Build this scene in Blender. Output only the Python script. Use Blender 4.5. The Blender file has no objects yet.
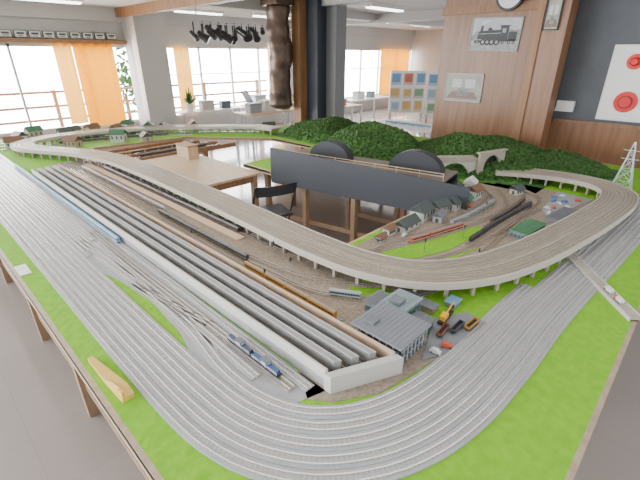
import bpy,bmesh,math,random
from mathutils import Vector,Matrix,noise
random.seed(4)
S=bpy.context.scene
COL=bpy.context.collection
PI=math.pi
# ---------------------------------------------------------------- materials
MC={}
def mat(n,c,r=.6,m=0.,c2=None,scale=20.,em=0.,bump=0.,trans=0.,detail=3.):
    if n in MC: return MC[n]
    k=bpy.data.materials.new(n);k.use_nodes=True
    nt=k.node_tree;b=nt.nodes['Principled BSDF']
    b.inputs['Base Color'].default_value=(*c,1);b.inputs['Roughness'].default_value=r
    b.inputs['Metallic'].default_value=m
    if c2 or bump:
        tc=nt.nodes.new('ShaderNodeTexCoord');nz=nt.nodes.new('ShaderNodeTexNoise')
        nz.inputs['Scale'].default_value=scale;nz.inputs['Detail'].default_value=detail
        nt.links.new(tc.outputs['Object'],nz.inputs['Vector'])
        if c2:
            rp=nt.nodes.new('ShaderNodeValToRGB')
            rp.color_ramp.elements[0].position=.35;rp.color_ramp.elements[1].position=.65
            rp.color_ramp.elements[0].color=(*c,1);rp.color_ramp.elements[1].color=(*c2,1)
            nt.links.new(nz.outputs['Fac'],rp.inputs['Fac']);nt.links.new(rp.outputs['Color'],b.inputs['Base Color'])
        if bump:
            bp=nt.nodes.new('ShaderNodeBump');bp.inputs['Strength'].default_value=bump;bp.inputs['Distance'].default_value=.02
            nt.links.new(nz.outputs['Fac'],bp.inputs['Height']);nt.links.new(bp.outputs['Normal'],b.inputs['Normal'])
    if em:
        b.inputs['Emission Color'].default_value=(*c,1);b.inputs['Emission Strength'].default_value=em
    if trans:
        t=nt.nodes.new('ShaderNodeBsdfTranslucent');t.inputs['Color'].default_value=(*c,1)
        mx=nt.nodes.new('ShaderNodeMixShader');mx.inputs[0].default_value=trans
        o=nt.nodes['Material Output']
        nt.links.new(b.outputs[0],mx.inputs[1]);nt.links.new(t.outputs[0],mx.inputs[2]);nt.links.new(mx.outputs[0],o.inputs[0])
    MC[n]=k;return k
def woodmat(n,c,c2,sx=1.,sy=14.,r=.5):
    if n in MC: return MC[n]
    k=bpy.data.materials.new(n);k.use_nodes=True;nt=k.node_tree;b=nt.nodes['Principled BSDF']
    b.inputs['Roughness'].default_value=r
    tc=nt.nodes.new('ShaderNodeTexCoord');mp=nt.nodes.new('ShaderNodeMapping');mp.inputs['Scale'].default_value=(sy,sy,sx)
    nz=nt.nodes.new('ShaderNodeTexNoise');nz.inputs['Scale'].default_value=1.5;nz.inputs['Detail'].default_value=5
    rp=nt.nodes.new('ShaderNodeValToRGB');rp.color_ramp.elements[0].color=(*c,1);rp.color_ramp.elements[1].color=(*c2,1)
    rp.color_ramp.elements[0].position=.3;rp.color_ramp.elements[1].position=.7
    nt.links.new(tc.outputs['Object'],mp.inputs[0]);nt.links.new(mp.outputs[0],nz.inputs['Vector'])
    nt.links.new(nz.outputs['Fac'],rp.inputs['Fac']);nt.links.new(rp.outputs['Color'],b.inputs['Base Color'])
    MC[n]=k;return k
def floormat():
    k=bpy.data.materials.new('vinyl_floor_tiles');k.use_nodes=True;nt=k.node_tree;b=nt.nodes['Principled BSDF']
    b.inputs['Roughness'].default_value=.12
    tc=nt.nodes.new('ShaderNodeTexCoord');br=nt.nodes.new('ShaderNodeTexBrick')
    br.offset=0;br.inputs['Scale'].default_value=1.;br.inputs['Brick Width'].default_value=.45;br.inputs['Row Height'].default_value=.45
    br.inputs['Mortar Size'].default_value=.002
    br.inputs['Color1'].default_value=(.33,.28,.255,1);br.inputs['Color2'].default_value=(.31,.265,.24,1);br.inputs['Mortar'].default_value=(.27,.23,.21,1)
    nt.links.new(tc.outputs['Object'],br.inputs['Vector']);nt.links.new(br.outputs['Color'],b.inputs['Base Color'])
    return k
grey=mat('grey_roadbed',(.37,.375,.385),.42,c2=(.42,.425,.435),scale=9)
matg=mat('grey_yard_mat',(.33,.33,.335),.7,c2=(.38,.38,.385),scale=14)
slp=mat('sleeper',(.47,.47,.475),.5)
slpm=mat('sleeper_mid',(.27,.24,.21),.8)
slpd=mat('sleeper_brown',(.12,.09,.07),.8)
railm=mat('rail_metal',(.78,.72,.66),.25,.7)
railb=mat('rail_brown',(.34,.26,.19),.35,.5)
brn=mat('ballast_brown',(.25,.195,.145),.95,c2=(.36,.29,.22),scale=60)
green=mat('green_felt',(.17,.42,.008),.95,c2=(.22,.49,.014),scale=25,bump=.25)
wood=woodmat('plywood',(.50,.35,.20),(.62,.45,.29))
woodedge=woodmat('brown_edge_wood',(.34,.25,.17),(.46,.35,.25))
wooddk=woodmat('brown_wood',(.24,.115,.05),(.34,.18,.085))
woodleg=woodmat('leg_wood',(.24,.15,.09),(.34,.22,.13))
woodp=woodmat('panel_wood',(.22,.105,.05),(.33,.17,.09),r=.35)
peach=mat('peach_deck',(.62,.44,.30),.7)
white=mat('white_paint',(.8,.8,.8),.5)
conc=mat('viaduct_concrete',(.38,.335,.27),.75,c2=(.46,.41,.34),scale=12)
concw=mat('pale_concrete',(.56,.54,.50),.7)
parap=mat('parapet_beige',(.52,.47,.40),.7)
dark=mat('black_plastic',(.02,.02,.022),.45)
shedw=mat('shed_wall_grey',(.20,.22,.23),.6)
steel=mat('steel',(.5,.5,.5),.3,.9)
glass=mat('blue_grey_glazing',(.09,.13,.15),.15)
roofg=mat('roof_grey',(.16,.17,.19),.6)
redm=mat('red',(.65,.02,.015),.4)
# ---------------------------------------------------------------- builder
class M:
    def __init__(s): s.v=[];s.f=[];s.m=[]
    def add(s,vs,fs,mi=0):
        o=len(s.v);s.v+=[tuple(x) for x in vs];s.f+=[tuple(i+o for i in f) for f in fs];s.m+=[mi]*len(fs);return s
    def box(s,x0,x1,y0,y1,z0,z1,mi=0,rot=None,piv=None):
        vs=[(x,y,z) for z in(z0,z1) for x,y in((x0,y0),(x1,y0),(x1,y1),(x0,y1))]
        if rot is not None:
            R=rot if isinstance(rot,Matrix) else Matrix.Rotation(rot,3,'Z')
            c=Vector(piv) if piv else Vector(((x0+x1)/2,(y0+y1)/2,(z0+z1)/2))
            vs=[R@(Vector(v)-c)+c for v in vs]
        return s.add(vs,[(3,2,1,0),(4,5,6,7),(0,1,5,4),(1,2,6,5),(2,3,7,6),(3,0,4,7)],mi)
    def cyl(s,a,b,r,r2=None,n=12,mi=0):
        a=Vector(a);b=Vector(b);r2=r if r2 is None else r2
        d=(b-a).normalized();u=d.orthogonal().normalized();w=d.cross(u)
        vs=[a+(u*math.cos(2*PI*i/n)+w*math.sin(2*PI*i/n))*r for i in range(n)]+[b+(u*math.cos(2*PI*i/n)+w*math.sin(2*PI*i/n))*r2 for i in range(n)]
        fs=[(i,(i+1)%n,n+(i+1)%n,n+i) for i in range(n)]+[tuple(range(n-1,-1,-1)),tuple(range(n,2*n))]
        return s.add(vs,fs,mi)
    def loft(s,path,rad,n=24,mi=0):
        vs=[]
        for p,r in zip(path,rad):
            for i in range(n):
                a=2*PI*i/n;vs.append((p.x+math.cos(a)*r*(1+.04*math.sin(3*a+p.z*9)),p.y+math.sin(a)*r,p.z))
        k=len(path)
        fs=[(j*n+i,j*n+(i+1)%n,(j+1)*n+(i+1)%n,(j+1)*n+i) for j in range(k-1) for i in range(n)]
        fs+=[tuple(range(n-1,-1,-1)),tuple(range((k-1)*n,k*n))]
        return s.add(vs,fs,mi)
    def prism(s,poly,z0,z1,mi=0):
        n=len(poly)
        return s.add([(x,y,z0) for x,y in poly]+[(x,y,z1) for x,y in poly],[tuple(range(n-1,-1,-1)),tuple(range(n,2*n))]+[(i,(i+1)%n,n+(i+1)%n,n+i) for i in range(n)],mi)
    def prof(s,poly,a0,a1,axis='x',mi=0):
        n=len(poly)
        if axis=='x': g=lambda p,t:(t,p[0],p[1])
        else: g=lambda p,t:(p[0],t,p[1])
        return s.add([g(p,a0) for p in poly]+[g(p,a1) for p in poly],[tuple(range(n-1,-1,-1)),tuple(range(n,2*n))]+[(i,(i+1)%n,n+(i+1)%n,n+i) for i in range(n)],mi)
    def sweep(s,path,prof,mi=0):
        P=[Vector(p) for p in path];n=len(P);k=len(prof);vs=[]
        for i in range(n):
            t=(P[min(i+1,n-1)]-P[max(i-1,0)]);t.z=0;t.normalize();nn=Vector((-t.y,t.x,0))
            for o,z in prof: vs.append(P[i]+nn*o+Vector((0,0,z)))
        fs=[(i*k+j,i*k+(j+1)%k,(i+1)*k+(j+1)%k,(i+1)*k+j) for i in range(n-1) for j in range(k)]
        fs+=[tuple(range(k-1,-1,-1)),tuple((n-1)*k+j for j in range(k))]
        return s.add(vs,fs,mi)
    def obj(s,name,mats,parent=None,smooth=False,loc=None,rotz=0,**kw):
        me=bpy.data.meshes.new(name);me.from_pydata(s.v,[],s.f)
        if not isinstance(mats,(list,tuple)): mats=[mats]
        for x in mats: me.materials.append(x)
        me.polygons.foreach_set('material_index',s.m)
        if smooth: me.polygons.foreach_set('use_smooth',[True]*len(me.polygons))
        bm=bmesh.new();bm.from_mesh(me);bmesh.ops.recalc_face_normals(bm,faces=bm.faces);bm.to_mesh(me);bm.free()
        o=bpy.data.objects.new(name,me);COL.objects.link(o)
        if parent: o.parent=parent
        if loc: o.location=loc
        o.rotation_euler[2]=rotz
        for a,b in kw.items(): o[a]=b
        return o
def thing(name,label,cat,loc=(0,0,0),rotz=0,group=None):
    e=bpy.data.objects.new(name,None);COL.objects.link(e);e.location=loc;e.rotation_euler[2]=rotz
    e.empty_display_size=.05
    e['label']=label;e['category']=cat
    if group:e['group']=group
    return e
def dup(t,loc,rotz=0):
    n=t.copy();COL.objects.link(n);n.location=loc;n.rotation_euler[2]=rotz
    for c in list(t.children):
        k=c.copy();COL.objects.link(k);k.parent=n
    return n
def cr(pts,step=.06):
    P=[Vector((*p,0)) if len(p)==2 else Vector(p) for p in pts];out=[]
    P=[P[0]*2-P[1]]+P+[P[-1]*2-P[-2]]
    for i in range(1,len(P)-2):
        a,b,c,d=P[i-1:i+3];L=(c-b).length;n=max(1,int(L/step))
        t0=0;t1=t0+max((b-a).length,1e-4)**.5;t2=t1+max((c-b).length,1e-4)**.5;t3=t2+max((d-c).length,1e-4)**.5
        for j in range(n):
            t=t1+(t2-t1)*j/n
            A1=a*((t1-t)/(t1-t0))+b*((t-t0)/(t1-t0));A2=b*((t2-t)/(t2-t1))+c*((t-t1)/(t2-t1));A3=c*((t3-t)/(t3-t2))+d*((t-t2)/(t3-t2))
            B1=A1*((t2-t)/(t2-t0))+A2*((t-t0)/(t2-t0));B2=A2*((t3-t)/(t3-t1))+A3*((t-t1)/(t3-t1))
            out.append(B1*((t2-t)/(t2-t1))+B2*((t-t1)/(t2-t1)))
    out.append(P[-2]);return out
def off(path,d):
    n=len(path);o=[]
    for i in range(n):
        t=(path[min(i+1,n-1)]-path[max(i-1,0)]);t.z=0;t.normalize()
        o.append(path[i]+Vector((-t.y,t.x,0))*d)
    return o
def walk(path,step,start=0.):
    acc=start;L=0
    for a,b in zip(path,path[1:]):
        l=(b-a).length
        while acc<=L+l and l>1e-6:
            t=(acc-L)/l;p=a.lerp(b,t);yield p,math.atan2(b.y-a.y,b.x-a.x);acc+=step
        L+=l
def setz(path,z): return [Vector((p.x,p.y,z)) for p in path]
TT=.75
TZ=.754
def track(path,z=TZ,bed=grey,sl=slp,bw=.050,label='grey roadbed model track with steel rails',group='layout tracks',g=.0105,sstep=.018,rl=railm,rw=.0018):
    path=setz(path,z)
    p0=path[0].copy()
    t=thing('model_track',label,'railway track',p0,0,group)
    q=[p-p0 for p in path]
    h=.006
    M().sweep(q,[(-bw/2,0),(bw/2,0),(bw/2-.001,h),(-bw/2+.001,h)]).obj('roadbed',bed,t)
    for s in(-1,1):
        M().sweep(off(q,s*g),[(-rw,h),(rw,h),(rw,h+.006),(-rw,h+.006)]).obj('rail',rl,t)
    m=M()
    for p,a in walk(q,sstep,.004):
        c,s_=math.cos(a),math.sin(a);hw=g+.0055;hl=.003
        vs=[]
        for zz in(h-.001,h+.001):
            for dx,dy in((-hl,-hw),(hl,-hw),(hl,hw),(-hl,hw)):
                vs.append((p.x+dx*c-dy*s_,p.y+dx*s_+dy*c,zz))
        m.add(vs,[(4,5,6,7),(0,1,5,4),(1,2,6,5),(2,3,7,6),(3,0,4,7)])
    if m.v:
        o=m.obj('sleepers',sl,t);o['kind']='stuff'
    return t
# ---------------------------------------------------------------- camera
cam=bpy.data.cameras.new('camera');cam.lens=22.5;cam.sensor_width=36;cam.clip_start=.02
co=bpy.data.objects.new('camera',cam);COL.objects.link(co);co.location=(0,0,1.95)
co.rotation_euler=(PI/2-math.atan(185/400),0,-math.radians(46));S.camera=co
# ---------------------------------------------------------------- world + lights
w=bpy.data.worlds.new('sky');S.world=w;w.use_nodes=True
wn=w.node_tree;bg=wn.nodes['Background'];bg.inputs[0].default_value=(.93,.96,1,1)
tc=wn.nodes.new('ShaderNodeTexCoord');sp=wn.nodes.new('ShaderNodeSeparateXYZ');mr=wn.nodes.new('ShaderNodeMapRange')
mr.inputs['From Min'].default_value=.2;mr.inputs['From Max'].default_value=.7;mr.inputs['To Min'].default_value=1.9;mr.inputs['To Max'].default_value=26
wn.links.new(tc.outputs['Generated'],sp.inputs[0]);wn.links.new(sp.outputs['Y'],mr.inputs['Value']);wn.links.new(mr.outputs[0],bg.inputs[1])
def area(n,loc,sx,sy,e,rot=(0,0,0),c=(1,1,1)):
    l=bpy.data.lights.new(n,'AREA');l.shape='RECTANGLE';l.size=sx;l.size_y=sy;l.energy=e;l.color=c
    o=bpy.data.objects.new(n,l);COL.objects.link(o);o.location=loc;o.rotation_euler=rot;return o
# ---------------------------------------------------------------- room
def st(o): o['kind']='structure';return o
wallw=mat('wall_white',(.50,.49,.47),.8)
ceilm=mat('ceiling_white',(.54,.53,.52),.85,c2=(.48,.475,.465),scale=3)
walld=mat('wall_dark_grey',(.095,.10,.11),.7,c2=(.11,.115,.125),scale=4)
st(M().box(-3,16,-3,10.4,-.1,0).obj('floor',floormat()))
st(M().box(-3,16,-1,10.4,2.85,2.95).obj('ceiling',ceilm))
m=M();m.box(-3,16,10,10.2,0,.5);m.box(-3,16,10,10.2,2.15,2.85)
m.box(4.4,5.0,10,10.2,.5,2.15);m.box(8.8,9.3,10,10.2,.5,2.15)
st(m.obj('wall_north',wallw))
st(M().box(15.8,16,3.4,10,0,2.85).obj('wall_far_east',wallw))
m=M();m.box(6.2,6.4,-1,2.0,0,1.16,1);m.box(6.2,6.4,-1,2.0,1.16,2.85,0)
st(m.obj('wall_east',[walld,woodp]))
st(M().box(6.16,6.2,-1,1.6,1.14,1.18).obj('trim_13',woodp))
st(M().box(6.2,6.4,2.0,3.4,0,2.85).obj('wall_east_panel',woodp))
st(M().box(6.15,6.2,1.98,3.42,2.48,2.58).obj('trim_1',wooddk))
def beam(n,x0,x1,y0,y1,z0,k): return st(M().box(x0,x1,y0,y1,z0,2.85).obj(n,k))
beam('trim_2',3.98,4.12,3,10,2.68,wooddk)
beam('trim_3',8.9,9.2,-1,10,2.66,wallw)
beam('trim_4',4.2,16,6.7,6.95,2.70,wallw)
beam('trim_5',-3,16,9.9,10,2.6,wallw)
beam('trim_6',5.9,6.15,-1,6,2.74,wallw)
wf=mat('window_frame',(.62,.56,.50),.5)
def window(n,x0,x1,step,rails):
    m=M();m.box(x0,x1,10.02,10.10,.5,.55);m.box(x0,x1,10.02,10.10,2.1,2.15)
    k=max(1,round((x1-x0)/step));
    for i in range(k+1):
        x=x0+(x1-x0)*i/k;m.box(x-.02,x+.02,10.02,10.08,.5,2.15)
    for z in rails:m.box(x0,x1,10.03,10.07,z-.012,z+.012)
    st(m.obj(n,wf))
window('window_1',-3,4.4,1.2,[]);window('window_2',5.0,8.8,.95,[1.5]);window('window_3',9.3,15.8,1.1,[1.5])
t=thing('balcony_railing','dark brown horizontal-bar balcony railing outside the windows','railing',(6,10.9,0))
for z in(.35,.62,.90,1.2):M().box(-9,2.8,-.03,.03,z-.025,z+.025).obj('rail_bar',wooddk,t)
for i in range(7):M().box(-9+i*1.9-.035,-9+i*1.9+.035,-.04,.04,-.2,1.24).obj('post',wooddk,t)
M().box(-3,16,10.2,14,-.3,-.2).obj('balcony_floor',mat('balcony',(.5,.45,.4),.9),kind='structure')
orange=mat('orange_curtain',(1.,.40,.0),.9,trans=.20)
cream=mat('cream_curtain',(1.,.52,.10),.9,trans=.22)
def curtain(x0,x1,z0,z1,k,label):
    n=int((x1-x0)/.04);m=M();vs=[];
    for i in range(n+1):
        x=x0+(x1-x0)*i/n;y=.035*math.sin(i*1.3)
        vs+=[(x,y,z0),(x,y,z1)]
    m.add(vs,[(2*i,2*i+2,2*i+3,2*i+1) for i in range(n)])
    m.obj('curtain',k,None,True,(0,9.93,0),label=label,category='curtain')
curtain(3.0,3.8,.55,2.2,orange,'sunlit orange fabric curtain hanging at the window')
curtain(2.65,2.98,.6,2.2,cream,'pale cream curtain glowing in the window')
curtain(5.2,5.6,.6,2.12,cream,'pale cream curtain glowing in the window')
curtain(8.1,8.75,.6,2.12,cream,'pale cream curtain glowing in the window')
curtain(13.6,15.5,.55,2.12,orange,'sunlit orange fabric curtain hanging at the window')
st(M().box(4.1,4.75,9.35,9.98,0,2.85).obj('trim_7',wallw))
t=thing('garden_tree','leafy tree standing outside beyond the window','tree',(4.7,12.0,-.2))
m=M();m.cyl((0,0,0),(0,0,1.2),.07,.04);m.obj('trunk',wooddk,t)
m=M();rt=random.Random(3)
for i in range(260):
    c=Vector((rt.gauss(0,.32),rt.gauss(0,.32),1.5+rt.gauss(0,.4)));r=.14
    d=[Vector((rt.uniform(-1,1),rt.uniform(-1,1),rt.uniform(-1,1)))*r for _ in range(3)];m.add([c+a for a in d],[(0,1,2)])
m.obj('foliage',mat('tree_leaf',(.05,.14,.04),.7),t,kind='stuff')
cardm=mat('card_cream',(.60,.58,.52),.6);cardd=mat('card_ink',(.06,.07,.09),.6)
for i in range(11):
    x=1.45+i*.235
    m=M();m.box(-.10,.10,-.012,.012,0,.125,1);m.box(-.088,.088,-.014,-.012,.012,.113,0);m.box(-.06,.06,-.016,-.014,.055,.09,1);m.box(-.04,.04,-.016,-.014,.025,.038,1)
    m.obj('station_name_card',[cardm,cardd],None,False,(x,9.88,2.25),label='small cream card in a dark frame above the window',category='sign',group='cards above the window')
st(M().box(-3,4.1,9.86,9.99,2.17,2.235).obj('trim_8',wooddk))
st(M().box(-.1,.1,-.1,.1,0,2.85).obj('trim_9',wooddk,None,False,(5.72,6.05,0)))
st(M().box(-.14,.14,-.14,.14,0,2.85).obj('trim_10',mat('slate_pillar',(.03,.04,.055),.5),None,False,(5.93,5.80,0)))
st(M().box(-.14,.14,-.14,.14,0,2.85).obj('trim_11',mat('grey_pillar',(.19,.195,.20),.6),None,False,(6.17,5.56,0)))
m=M();m.box(-.14,.14,-.17,.17,0,2.85);m.box(-.16,-.1,.1,.19,0,2.85,1)
st(m.obj('trim_12',[woodp,wooddk],None,False,(5.98,1.78,0)))
# duct
ductm=mat('brown_duct',(.06,.042,.034),.38,.5,c2=(.15,.095,.065),scale=4,bump=.5)
P=[Vector((.0,.0,0)),Vector((-.015,.01,.45)),Vector((.015,-.015,.95)),Vector((-.01,.01,1.35)),Vector((0,0,1.75))]
pp=cr(P,.03)
rs=[.215+.010*math.sin(p.z*7+.6)+.006*math.sin(p.z*23+1) for p in pp]
rs[0]=.16;rs[1]=.20
t=thing('ventilation_duct','thick wrapped dark brown ventilation duct hanging beside the pillar','duct',(5.42,6.28,1.0))
M().loft(pp,rs).obj('wrapped_pipe',ductm,t,True)
m=M();m.box(-.22,.22,-.22,.22,1.75,1.85);m.obj('ceiling_box',ductm,t)
t=thing('wall_clock','round wall clock with dark rim hanging on the wood panel','clock',(6.15,2.44,2.66))
m=M();m.cyl((0,0,0),(-.05,0,0),.18,n=28);m.obj('clock_rim',dark,t)
m=M();m.cyl((-.05,0,0),(-.055,0,0),.15,n=28);m.obj('clock_face',white,t)
m=M();m.box(-.062,-.057,-.006,.006,0,.13);m.box(-.062,-.057,0,.09,-.006,.006);m.obj('clock_hand',dark,t)
skyc=mat('photo_sky',(.42,.45,.47),.4,c2=(.52,.54,.55),scale=5);photog=mat('photo_grey',(.15,.16,.16),.4,c2=(.3,.31,.30),scale=12)
def frame(loc,w_,h,fm,label,paint,tilt=0):
    t=thing('framed_photograph',label,'picture',loc);t.rotation_euler[0]=tilt
    m=M();b=.012
    m.box(-.02,0,-w_/2,w_/2,0,b);m.box(-.02,0,-w_/2,w_/2,h-b,h);m.box(-.02,0,-w_/2,-w_/2+b,0,h);m.box(-.02,0,w_/2-b,w_/2,0,h)
    m.obj('picture_frame',fm,t);p=M();ms=paint(p,w_,h);p.obj('photo_print',ms,t);return t
def steam(p,w_,h):
    def poly(pts,k,d):
        q=[((.5-u)*w_,v*h) for u,v in pts];p.prof(q,-.012-d,-.011,'x',k)
    poly([(.02,.02),(.98,.02),(.98,.98),(.02,.98)],0,0)
    poly([(.02,.42),(.12,.60),(.22,.55),(.42,.66),(.55,.60),(.7,.70),(.85,.62),(.98,.66),(.98,.3),(.02,.3)],1,.0004)
    poly([(.02,.02),(.98,.02),(.98,.30),(.6,.34),(.02,.24)],4,.0005)
    poly([(.14,.36),(.17,.60),(.62,.64),(.62,.34)],2,.001)
    poly([(.60,.30),(.60,.74),(.76,.74),(.76,.30)],2,.0012)
    poly([(.77,.32),(.77,.58),(.93,.58),(.93,.32)],2,.001)
    poly([(.19,.60),(.20,.76),(.25,.76),(.25,.60)],2,.0012)
    poly([(.34,.62),(.36,.70),(.42,.70),(.44,.62)],2,.0012);poly([(.58,.74),(.58,.77),(.79,.77),(.79,.74)],2,.0012)
    poly([(.08,.24),(.10,.32),(.93,.36),(.93,.31)],2,.001)
    poly([(.64,.55),(.64,.68),(.71,.68),(.71,.55)],4,.0015);poly([(.17,.50),(.17,.52),(.62,.55),(.62,.53)],4,.0015)
    for i,u in enumerate((.16,.28,.37,.46,.56,.68,.80,.89)):
        r=.05*h if i in(0,5,6,7) else .10*h
        p.cyl((-.0135,(.5-u)*w_,.27*h),(-.012,(.5-u)*w_,.27*h),r,n=14,mi=2)
        p.cyl((-.0142,(.5-u)*w_,.27*h),(-.0135,(.5-u)*w_,.27*h),r*.5,n=12,mi=4)
    poly([(.22,.76),(.20,.86),(.30,.93),(.42,.9),(.30,.84)],3,.0008)
    return [skyc,photog,dark,mat('photo_smoke',(.65,.66,.67),.5),mat('photo_light_grey',(.28,.29,.28),.5,c2=(.42,.42,.41),scale=25)]
def inter(p,w_,h):
    def poly(pts,k,d):
        q=[((.5-u)*w_,v*h) for u,v in pts];p.prof(q,-.012-d,-.011,'x',k)
    poly([(.02,.03),(.98,.03),(.98,.97),(.02,.97)],0,0)
    poly([(.08,.10),(.92,.10),(.80,.35),(.20,.35)],1,.0005)
    poly([(.2,.5),(.45,.5),(.45,.8),(.2,.8)],2,.0005);poly([(.55,.5),(.8,.5),(.8,.8),(.55,.8)],2,.0005)
    poly([(.35,.2),(.65,.2),(.62,.45),(.38,.45)],3,.001)
    return [mat('photo_warm',(.30,.30,.27),.4,c2=(.42,.38,.3),scale=8),mat('photo_brown',(.20,.13,.09),.4),mat('photo_window',(.55,.57,.55),.4),photog]
frame((6.2,2.60,2.0),.70,.42,mat('thin_frame_grey',(.35,.35,.35),.4),'framed photograph of a steam locomotive on the wood panel',steam,.03)
frame((6.2,2.95,1.30),.60,.40,concw,'framed interior photograph on the wood panel',inter)
frame((5.83,1.78,2.22),.17,.33,dark,'narrow dark-framed photograph on the wooden pillar',inter)
t=thing('fire_alarm_cabinet','white wall cabinet with two round red alarm fittings','fire alarm',(6.2,.84,1.22))
m=M();m.box(-.05,0,-.29,.29,0,.84);m.obj('cabinet_body',mat('cream_white',(.75,.73,.70),.4),t)
m=M();m.box(-.054,-.05,-.27,.27,.02,.82);m.obj('cabinet_door',mat('cream_white2',(.8,.78,.76),.4),t)
m=M();m.cyl((-.054,.05,.66),(-.07,.05,.66),.085,.08,n=24);m.cyl((-.07,.05,.66),(-.12,.05,.66),.05,.03,n=20);m.obj('alarm_lamp',redm,t)
m=M();m.cyl((-.054,.03,.22),(-.075,.03,.22),.12,.115,n=28);m.cyl((-.075,.03,.22),(-.08,.03,.22),.075,n=20,mi=1);m.cyl((-.08,.03,.22),(-.09,.03,.22),.06,n=20,mi=0);m.obj('alarm_button',[redm,mat('dark_red',(.25,.01,.01),.4)],t)
t=thing('junction_box','small white plastic junction box with conduit on the wall','electrical box',(6.2,1.5,1.28))
m=M();m.box(-.07,0,-.1,.1,0,.13);m.obj('box_body',white,t)
m=M();m.cyl((-.02,.11,.02),(-.02,.22,-.12),.01);m.cyl((-.02,.1,.05),(-.02,.115,.02),.01);m.obj('conduit',white,t)
lamp=mat('lamp_tube',(1,1,1),.5,em=6)
def flu(x,y,L=1.2,ax='x',z=2.85):
    t=thing('fluorescent_ceiling_light','white fluorescent ceiling light fixture','ceiling light',(x,y,z),0 if ax=='x' else PI/2,'ceiling lights')
    m=M();m.prof([(-.12,0),(.12,0),(.08,-.05),(-.08,-.05)],-L/2,L/2,'x');m.obj('fixture_body',white,t)
    for s in(-1,1):
        m=M();m.cyl((-L/2+.04,s*.05,-.065),(L/2-.04,s*.05,-.065),.016,n=10);m.obj('lamp_tube',lamp,t)
for x,y in((10.2,7.6),(9.9,5.6),(12.5,7.6),(7.2,8.6),(2.4,8.8),(5.4,8.9),(12,5.6),(7.6,5.5),(7.4,3.6)): flu(x,y)
area('ceiling_lamp_light',(2.2,3.0,2.8),2.5,5,60,(0,0,0),(1,.97,.93))
area('ceiling_lamp_light',(9.5,6.5,2.6),4,3,45,(0,0,0),(1,.97,.93))
area('window_light',(2,9.6,1.5),6,1.5,170,(-PI/2,0,0),(1,.94,.85))
# ---------------------------------------------------------------- layout table
OUT=[(.23,0),(5.85,0),(5.85,4.2),(5.25,5.6),(3.3,7.5),(.23,8.1)]
INN=[(1.84,1.62),(3.16,1.62),(2.80,3.5),(2.80,4.0),(4.1,4.1),(4.1,5.0),(3.2,6.1),(1.84,6.3)]
def ring(outer,inner,z0,z1):
    bm=bmesh.new();E=[]
    for L in(outer,inner):
        vs=[bm.verts.new((x,y,z0)) for x,y in L];E+=[bm.edges.new((vs[i],vs[(i+1)%len(vs)])) for i in range(len(vs))]
    bmesh.ops.triangle_fill(bm,use_beauty=True,edges=E)
    r=bmesh.ops.extrude_face_region(bm,geom=bm.faces[:])
    for v in [g for g in r['geom'] if isinstance(g,bmesh.types.BMVert)]: v.co.z=z1
    bm.verts.index_update()
    m=M();m.v=[tuple(v.co) for v in bm.verts];m.f=[tuple(v.index for v in f.verts) for f in bm.faces];m.m=[0]*len(m.f);bm.free();return m
tb=thing('layout_table','large plywood baseboard table carrying the model railway','table')
ring(OUT,INN,.725,.75).obj('tabletop',wood,tb)
def edgeboards(L,name,z0,k):
    n=len(L)
    for i in range(n):
        a=Vector((*L[i],0));b=Vector((*L[(i+1)%n],0))
        M().sweep([a,b],[(-.0,z0),(.02,z0),(.02,.754),(-.0,.754)]).obj(name,k,tb)
edgeboards(OUT,'edge_board',.69,woodedge)
edgeboards(INN[::-1],'edge_board',.71,wood)
def leg(x,y,h=.0275):M().box(x-h,x+h,y-h,y+h,0,.725).obj('leg',woodleg,tb)
for y in(.08,1.2,2.2,3.2,4.4,5.6,6.8,7.9):leg(.32,y,.035)
for x in(1.3,2.4,3.5,4.6,5.75):leg(x,.10)
for y in(1.58,2.2,2.9,3.7,4.6,5.5,6.35):leg(1.79,y)
for x,y in((2.5,1.57),(3.2,1.75),(3.05,2.45),(2.93,3.05),(2.85,3.6),(3.6,4.0),(4.15,4.4),(3.4,6.15),(2.5,6.33),(5.75,2),(5.75,4),(3.6,2.2),(3.5,2.9),(4.1,2.6),(4.3,3.4)):leg(x,y)
for a,b in(((.32,.08),(.32,7.9)),((.29,.10),(5.75,.10)),((1.79,1.6),(1.79,6.3)),((1.8,1.57),(3.1,1.57)),((3.6,2.2),(3.5,2.95)),((3.2,1.75),(2.85,3.6))):
    M().sweep([Vector((*a,0)),Vector((*b,0))],[(-.012,.20),(.012,.20),(.012,.25),(-.012,.25)]).obj('stretcher',woodleg,tb)
def shrink(L,d,sgn=1):
    n=len(L);o=[]
    for i in range(n):
        a=Vector(L[i-1]);b=Vector(L[i]);c=Vector(L[(i+1)%n])
        e1=(b-a).normalized();e2=(c-b).normalized();n1=Vector((-e1.y,e1.x));n2=Vector((-e2.y,e2.x))
        k=(n1+n2);k=k/(k.dot(n1));o.append(tuple(b+k*d*sgn))
    return o
ring(shrink(OUT,.020),shrink(INN,-.020),.75,TZ).obj('grass_felt',green,label='bright green felt grass mat covering the baseboard',category='grass mat',kind='stuff')
def patch(poly,k,name,label,cat,z0=TZ,h=.002):
    return M().prism(poly,z0,z0+h).obj(name,k,label=label,category=cat,kind='stuff')
patch([(1.13,.92),(1.62,.80),(1.62,1.4),(1.74,1.62),(1.74,5.6),(1.13,5.6)],brn,'ballast_bed','brown ballast ground between the tracks','ballast')
patch([(1.62,1.05),(2.0,.80),(2.6,.70),(4.2,.56),(4.3,1.55),(1.95,1.55),(1.72,1.5)],brn,'ballast_bed','brown ballast ground of the station yard','ballast')
patch([(1.93,1.30),(2.10,1.14),(2.35,1.05),(2.85,1.02),(2.88,1.10),(2.42,1.215),(2.0,1.36)],green,'grass_patch','bright green grass patch between curved tracks','grass',TZ+.003)
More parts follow.
